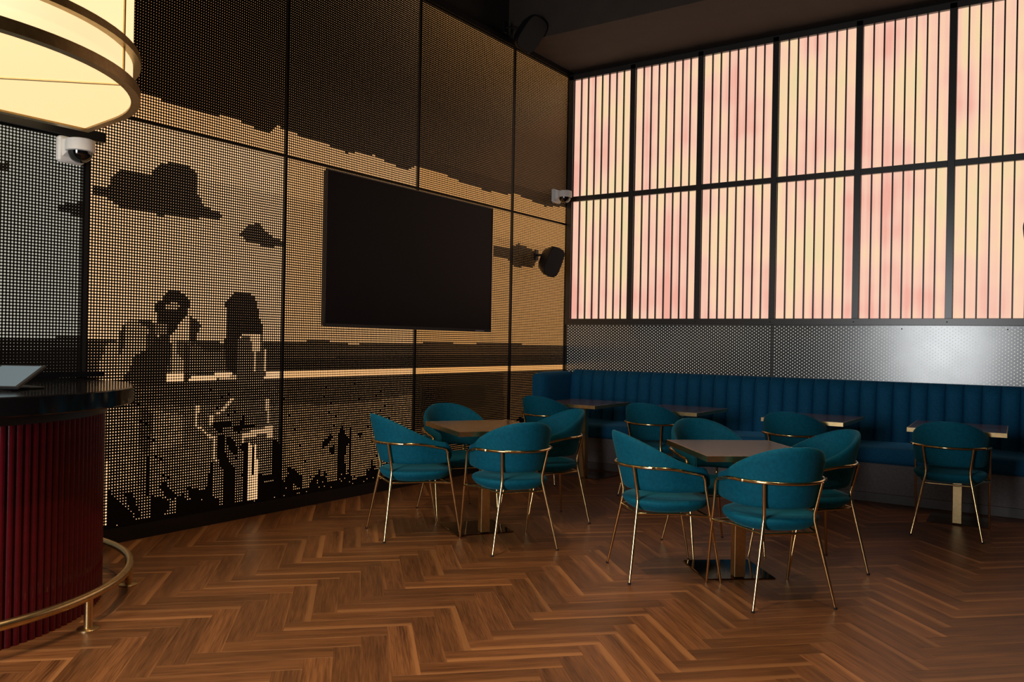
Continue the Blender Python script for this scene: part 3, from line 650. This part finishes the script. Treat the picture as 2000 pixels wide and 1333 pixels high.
# ================================================================== TABLES
def build_table(label):
    t = thing('cafe_table', label, 'table', group='brass edged cafe tables'); W, D, Z = .31, .355, .72
    MB().bbox(-W + .004, W - .004, -D + .004, D - .004, Z - .028, Z, .0015).build('tabletop', 'tabletop', t)
    ed = MB(); h = .030
    ed.box(-W, W, -D, -D + .004, Z - h, Z - .0005).box(-W, W, D - .004, D, Z - h, Z - .0005).box(-W, -W + .004, -D + .004, D - .004, Z - h, Z - .0005).box(W - .004, W, -D + .004, D - .004, Z - h, Z - .0005)
    ed.build('edge_band', 'brass_brushed', t, 0)
    MB().bbox(-.031, .031, -.031, .031, .010, Z - .04, .003).build('column', 'brass_brushed', t)
    MB().box(-.12, .12, -.12, .12, Z - .041, Z - .028).build('mounting_plate', 'black_metal', t, 0)
    MB().bbox(-.20, .20, -.045, .355, 0, .008, .002).build('base_plate', 'bronze', t)
    return t
TB = [
 ((1.595, -3.675, 1.0), 'brass edged square table beside the perforated wall with four armchairs round it'),
 ((3.325, -3.650, .71), 'brass edged square table in the open floor with four armchairs round it'),
 ((.95, -1.215, 0), 'brass edged table at the banquette in the corner beside the perforated wall'),
 ((1.93, -1.25, 0), 'second brass edged table from the corner along the banquette'),
 ((3.085, -1.245, 0), 'third brass edged table from the corner along the banquette'),
 ((4.125, -1.25, .06), 'brass edged table at the banquette with the lone armchair, fourth and farthest from the corner'),
]
tp = build_table(TB[0][1])
for i, (ps, lab) in enumerate(TB):
    c = tp if i == 0 else copy_tree(tp)
    c.location = (ps[0], ps[1], 0); c.rotation_euler = (0, 0, ps[2]); c['label'] = lab; c['category'] = 'table'; c['group'] = 'brass edged cafe tables'

# ================================================================== TELEVISION
tv = thing('television', 'large dark flat screen television hung on the perforated wall', 'television', (0, (TVY0 + TVY1) / 2, TVZ0))
wv, hv_ = TVY1 - TVY0, TVZ1 - TVZ0
MB().bbox(.035, .075, -wv / 2 + .01, wv / 2 - .01, .01, hv_ - .01, .004).build('housing', 'black_plastic', tv)
bz = MB(); b_ = .014
bz.bbox(.070, .086, -wv / 2, wv / 2, 0, .028, .002).bbox(.070, .086, -wv / 2, wv / 2, hv_ - b_, hv_, .002).bbox(.070, .086, -wv / 2, -wv / 2 + b_, .026, hv_ - b_, .002).bbox(.070, .086, wv / 2 - b_, wv / 2, .026, hv_ - b_, .002)
bz.build('bezel', 'bezel', tv)
MB().box(.072, .083, -wv / 2 + b_, wv / 2 - b_, .026, hv_ - b_).build('screen', 'screen', tv, 0)
MB().box(.001, .036, -.35, .35, hv_ * .3, hv_ * .7).build('wall_bracket', 'black_metal', tv, 0)
MB().box(.078, .089, wv / 2 - .26, wv / 2 - .12, .006, .016).build('badge', mat('silver_badge', (.25, .26, .28), .3, 1), tv, 0)

# ================================================================== DOME CAMERAS
def dome_camera(label, loc, rz):
    t = thing('dome_camera', label, 'security camera', loc, rz, 'white dome cameras')   # +x out of the wall
    mb = MB(); mb.bbox(.002, .045, -.075, .075, -.075, .075, .010); mb.build('mounting_box', 'white_plastic', t)
    arm = MB(); arm.loft([[(.04, -.055, -.045), (.04, .055, -.045), (.04, .055, .055), (.04, -.055, .055)], [(.12, -.045, -.004), (.12, .045, -.004), (.12, .045, .05), (.12, -.045, .05)]]); arm.build('arm', 'white_plastic', t)
    h = MB().lathe([(.060, .052), (.074, .046), (.078, .02), (.078, -.018), (.070, -.022), (.05, -.022)], 32, (.135, 0, 0)).build('housing', 'white_plastic', t)
    MB().lathe([(.066, -.020)] + [(.066 * math.cos(a), -.022 - .062 * math.sin(a)) for a in [k * math.pi / 2 / 8 * .98 for k in range(1, 9)]], 28, (.135, 0, 0)).build('dome', 'dome', t, 60)
    return t
dome_camera('white dome camera on the perforated wall beneath the lit pendant lamp', (.0, -5.655, 2.345), 0)
dome_camera('white dome camera near the corner beside the backlit panes', (.0, -.30, 2.905), 0)

# ================================================================== SPEAKERS
def speaker(label, loc, rot, s, bracket):
    t = thing('loudspeaker', label, 'speaker', loc, 0, 'black wall loudspeakers')
    body = MB(); rings = []
    for y, sc_ in ((-.075, .62), (-.06, .72), (.03, .97), (.055, 1.0), (.07, .96)):
        ring = []
        for k in range(28):
            a = 2 * math.pi * k / 28; c, sn = math.cos(a), math.sin(a)
            ring.append((sc_ * .085 * abs(c) ** .55 * (1 if c > 0 else -1), y, sc_ * .13 * abs(sn) ** .55 * (1 if sn > 0 else -1)))
        rings.append(ring)
    body.loft(rings)
    mtx = Matrix.Rotation(rot[2], 4, 'Z') @ Matrix.Rotation(rot[0], 4, 'X') @ Matrix.Rotation(rot[1], 4, 'Y') @ Matrix.Scale(s, 4)
    body.xf(mtx).build('cabinet', 'black_plastic', t, 50)
    g = MB(); g.loft([[(.93 * .085 * abs(math.cos(a)) ** .55 * (1 if math.cos(a) > 0 else -1), y, .93 * .13 * abs(math.sin(a)) ** .55 * (1 if math.sin(a) > 0 else -1)) for a in [2 * math.pi * k / 28 for k in range(28)]] for y in (.066, .0745)])
    g.xf(mtx).build('grille', mat('speaker_grille', (.02, .02, .02), .6, noise=(400, .5), bump=.5), t, 50)
    back = mtx @ Vector((0, -.07, 0)); br = MB(); e = Vector(bracket) - Vector(loc)
    br.tube([back, back.lerp(e, .5) + Vector((0, 0, .02)), e], .012, 10)
    wall_n = Vector((1, 0, 0)) if abs(bracket[0]) < .1 else Vector((0, 1, 0))
    if wall_n.x: br.bbox(e.x - .012, e.x + .003, e.y - .03, e.y + .03, e.z - .06, e.z + .06, .002)
    else: br.bbox(e.x - .03, e.x + .03, e.y - .008, e.y + .004, e.z - .06, e.z + .06, .002)
    br.build('bracket', 'black_metal', t)
    return t
speaker('black loudspeaker on the perforated wall beside the television', (.155, -.62, 2.155), (math.radians(-14), math.radians(-14), math.radians(-112)), 1.25, (.014, -.66, 2.22))
speaker('black loudspeaker at the top of the perforated wall below the soffit', (.21, -1.19, 4.40), (math.radians(-26), math.radians(-24), math.radians(-120)), 1.42, (.008, -1.30, ZT + .15))
speaker('black loudspeaker hung in front of the backlit panes', (4.56, -.21, 2.245), (math.radians(-20), 0, math.radians(165)), 1.1, (4.66, -.034, 2.30))

# ================================================================== BAR COUNTER
BC = (.45, -6.66)
def arc_poly(r, x_min, n=72):
    a0 = math.acos(max(-1, min(1, (x_min - BC[0]) / r))); return [(BC[0] + r * math.cos(-a0 + 2 * a0 * k / n), BC[1] + r * math.sin(-a0 + 2 * a0 * k / n)) for k in range(n + 1)]
bar = thing('bar_counter', 'rounded bar counter with burgundy fluted front and polished black top', 'bar counter', (0, 0, 0))
MB().prism(arc_poly(.853, .02), .0, .95).build('body', mat('dark_burgundy_board', (.05, .004, .008), .5), bar, 40)
top = MB(); pts = arc_poly(1.005, .014); inn = [(BC[0] + (x - BC[0]) * .994, BC[1] + (y - BC[1]) * .994) if x > .03 else (x, y) for x, y in pts]
top.loft([[(x, y, .95) for x, y in inn], [(x, y, .955) for x, y in pts], [(x, y, 1.025) for x, y in pts], [(x, y, 1.03) for x, y in inn]]).build('countertop', 'black_gloss', bar, 30)
MB().box(.014, .10, -7.3, -5.47, 1.031, 1.062).build('upstand', 'black_gloss', bar, 0)
MB().prism(arc_poly(.885, .02), .905, .949).build('top_rail', 'black_metal', bar, 40)
fw = .036; nf = 68
half = [(fw / 2 * math.cos(a), .020 * math.sin(a)) for a in [math.pi * k / 8 for k in range(9)]]
fl_me = MB().loft([[(x * .98, y, z) for x, y in half] + [(-fw / 2 * .98, -.008), (fw / 2 * .98, -.008)][:0] for z in (.0, .905)]).mesh('flute', 'burgundy', 50)
rb = .856
for k in range(90):
    a = math.radians(-112) + k * fw / rb
    if a > math.radians(117): break
    x, y = BC[0] + rb * math.cos(a), BC[1] + rb * math.sin(a)
    if x < .035: continue
    link('flute', fl_me, bar, (x, y, 0), (0, 0, a - math.pi / 2))
# foot rail
ft = thing('foot_rail', 'brushed brass foot rail curving round the foot of the bar', 'foot rail', (0, 0, 0))
rr_, rz_ = 1.0, .142
MB().tube([(BC[0] + rr_ * math.cos(math.radians(a)), BC[1] + rr_ * math.sin(math.radians(a)), rz_) for a in range(-114, 115, 3)], .0195, 16).build('tube', 'brass_brushed', ft, 60)
for a in (-52, -13, 26, 65, 104):
    x, y = BC[0] + rr_ * math.cos(math.radians(a)), BC[1] + rr_ * math.sin(math.radians(a))
    p = MB().lathe([(.019, .006), (.018, .02), (.018, rz_ - .012)], 20, (x, y, 0)).build('post', 'brass_brushed', ft, 50)
    MB().lathe([(.046, 0), (.046, .004), (.042, .007), (.02, .009)], 28, (x, y, 0)).build('flange', 'brass_brushed', p, 40)
# tablet on the counter
tb = thing('tablet', 'pale glowing tablet propped on a dark stand on the black counter', 'tablet', (1.0, -6.43, 1.031))
P0, P1 = Vector((1.09, -6.42, 1.050)), Vector((.96, -6.25, 1.128)); ax = (P1 - P0).normalized(); wd = Vector((-.79, -.61, 0)); nrm = ax.cross(wd).normalized()
if nrm.z < 0: nrm = -nrm
def slab(a0, a1, w0, w1, n0, n1):
    o = Vector((1.0, -6.43, 1.031)); c = [P0 + ax * a + wd * w + nrm * n - o for n in (n0, n1) for a, w in ((a0, w0), (a1, w0), (a1, w1), (a0, w1))]
    return MB().add(c, [(0, 3, 2, 1), (4, 5, 6, 7), (0, 1, 5, 4), (1, 2, 6, 5), (2, 3, 7, 6), (3, 0, 4, 7)])
slab(-.012, .242, -.014, .19, -.010, 0).build('case', 'black_plastic', tb, 0); slab(0, .23, 0, .176, 0, .0012).build('screen', 'tablet_lit', tb, 0)
MB().bbox(-.16, .02, .02, .17, 0, .008, .002).tube([(-.08, .09, .012), (-.105, .07, .045)], .012, 12).build('stand', 'black_plastic', tb)

# ================================================================== PENDANT LAMP
LC = (.53, -6.70); ZL = 2.42
def lamp_plan(r, inset=0):
    arc = [(LC[0] + r * math.cos(math.radians(a)), LC[1] + r * math.sin(math.radians(a))) for a in range(-84, 85, 4)]
    k = .25 + inset; c = 1.02 * r / .985; return arc + [(k, LC[1] + c), (k, LC[1] - c)]
lamp = thing('pendant_lamp', 'huge glowing cream drum pendant with brass rings hanging above the bar', 'pendant lamp', (LC[0], LC[1], ZL))
def band(r_out, r_in, z0, z1, m, name, ins_o=-.015, ins_i=.03):
    o, i_ = lamp_plan(r_out, ins_o), lamp_plan(r_in, ins_i); n = len(o); v = []
    for pl, z in ((o, z0), (o, z1), (i_, z1), (i_, z0)): v += [(x - LC[0], y - LC[1], z - ZL) for x, y in pl]
    f_ = []
    for q in range(4):
        for k in range(n): f_.append((q * n + k, q * n + (k + 1) % n, ((q + 1) % 4) * n + (k + 1) % n, ((q + 1) % 4) * n + k))
    return MB().add(v, f_).build(name, m, lamp, 40)
band(1.0, .958, ZL, ZL + .05, 'brass_dark', 'ring'); band(1.0, .955, ZL + .175, ZL + .21, 'brass_dark', 'ring'); band(1.0, .955, ZL + .60, ZL + .64, 'brass_dark', 'ring')
sh = lamp_plan(.964, .012); n = len(sh)
MB().add([(x - LC[0], y - LC[1], z) for z in (.02, .62) for x, y in sh], [(k, (k + 1) % n, n + (k + 1) % n, n + k) for k in range(n)]).build('shade', 'fabric_lit', lamp, 50)
df_ = lamp_plan(.966, .012)
MB().prism([(x - LC[0], y - LC[1]) for x, y in df_], .010, .016).build('diffuser', 'diffuser', lamp, 0)
MB().prism([(x - LC[0], y - LC[1]) for x, y in df_], .615, .625).build('top_cover', 'wall_dark', lamp, 0)
for a in (-48, -3, 42):
    c, s_ = math.cos(math.radians(a)), math.sin(math.radians(a))
    mtx = Matrix.Rotation(math.radians(a), 4, 'Z')
    rib = MB(); rib.box(.966, .972, -.009, .009, .0, .62); rib.xf(mtx).build('rib', 'brass_brushed', lamp, 0)
    MB().box(.03, .962, -.007, .007, .003, .009).xf(mtx).build('spoke', 'brass_brushed', lamp, 0)
MB().lathe([(.004, -.05), (.022, -.04), (.028, -.02), (.022, 0), (.05, .004), (.05, .009)], 20).build('finial', 'brass_dark', lamp)
for a in (-40, 40, 180):
    r0 = .5 if a != 180 else .15
    x, y = r0 * math.cos(math.radians(a)), r0 * math.sin(math.radians(a)); MB().tube([(x, y, .62), (x, y, CH - ZL)], .006, 8).build('suspension_rod', 'brass_dark', lamp)

# ================================================================== CEILING DOWNLIGHTS
dl = None
for dx_, dy_ in ((2.0, -5.2), (3.0, -6.3), (4.5, -5.4), (2.9, -7.8)):
    if dl is None:
        dl = thing('downlight', 'small round black downlight in the ceiling over the open floor', 'downlight', (dx_, dy_, CH), 0, 'ceiling downlights')
        MB().loft([[(r_ * math.cos(2 * math.pi * k / 24), r_ * math.sin(2 * math.pi * k / 24), z) for k in range(24)] for r_, z in ((.065, 0), (.065, -.05), (.056, -.05), (.056, -.002))], False).build('can', 'black_metal', dl)
        MB().lathe([(.055, -.006), (.055, -.003)], 20).build('lens', mat('downlight_lens', (.5, .4, .3), .4, emit=(1, .74, .48), estr=6), dl)
    else:
        c = copy_tree(dl); c.location = (dx_, dy_, CH)
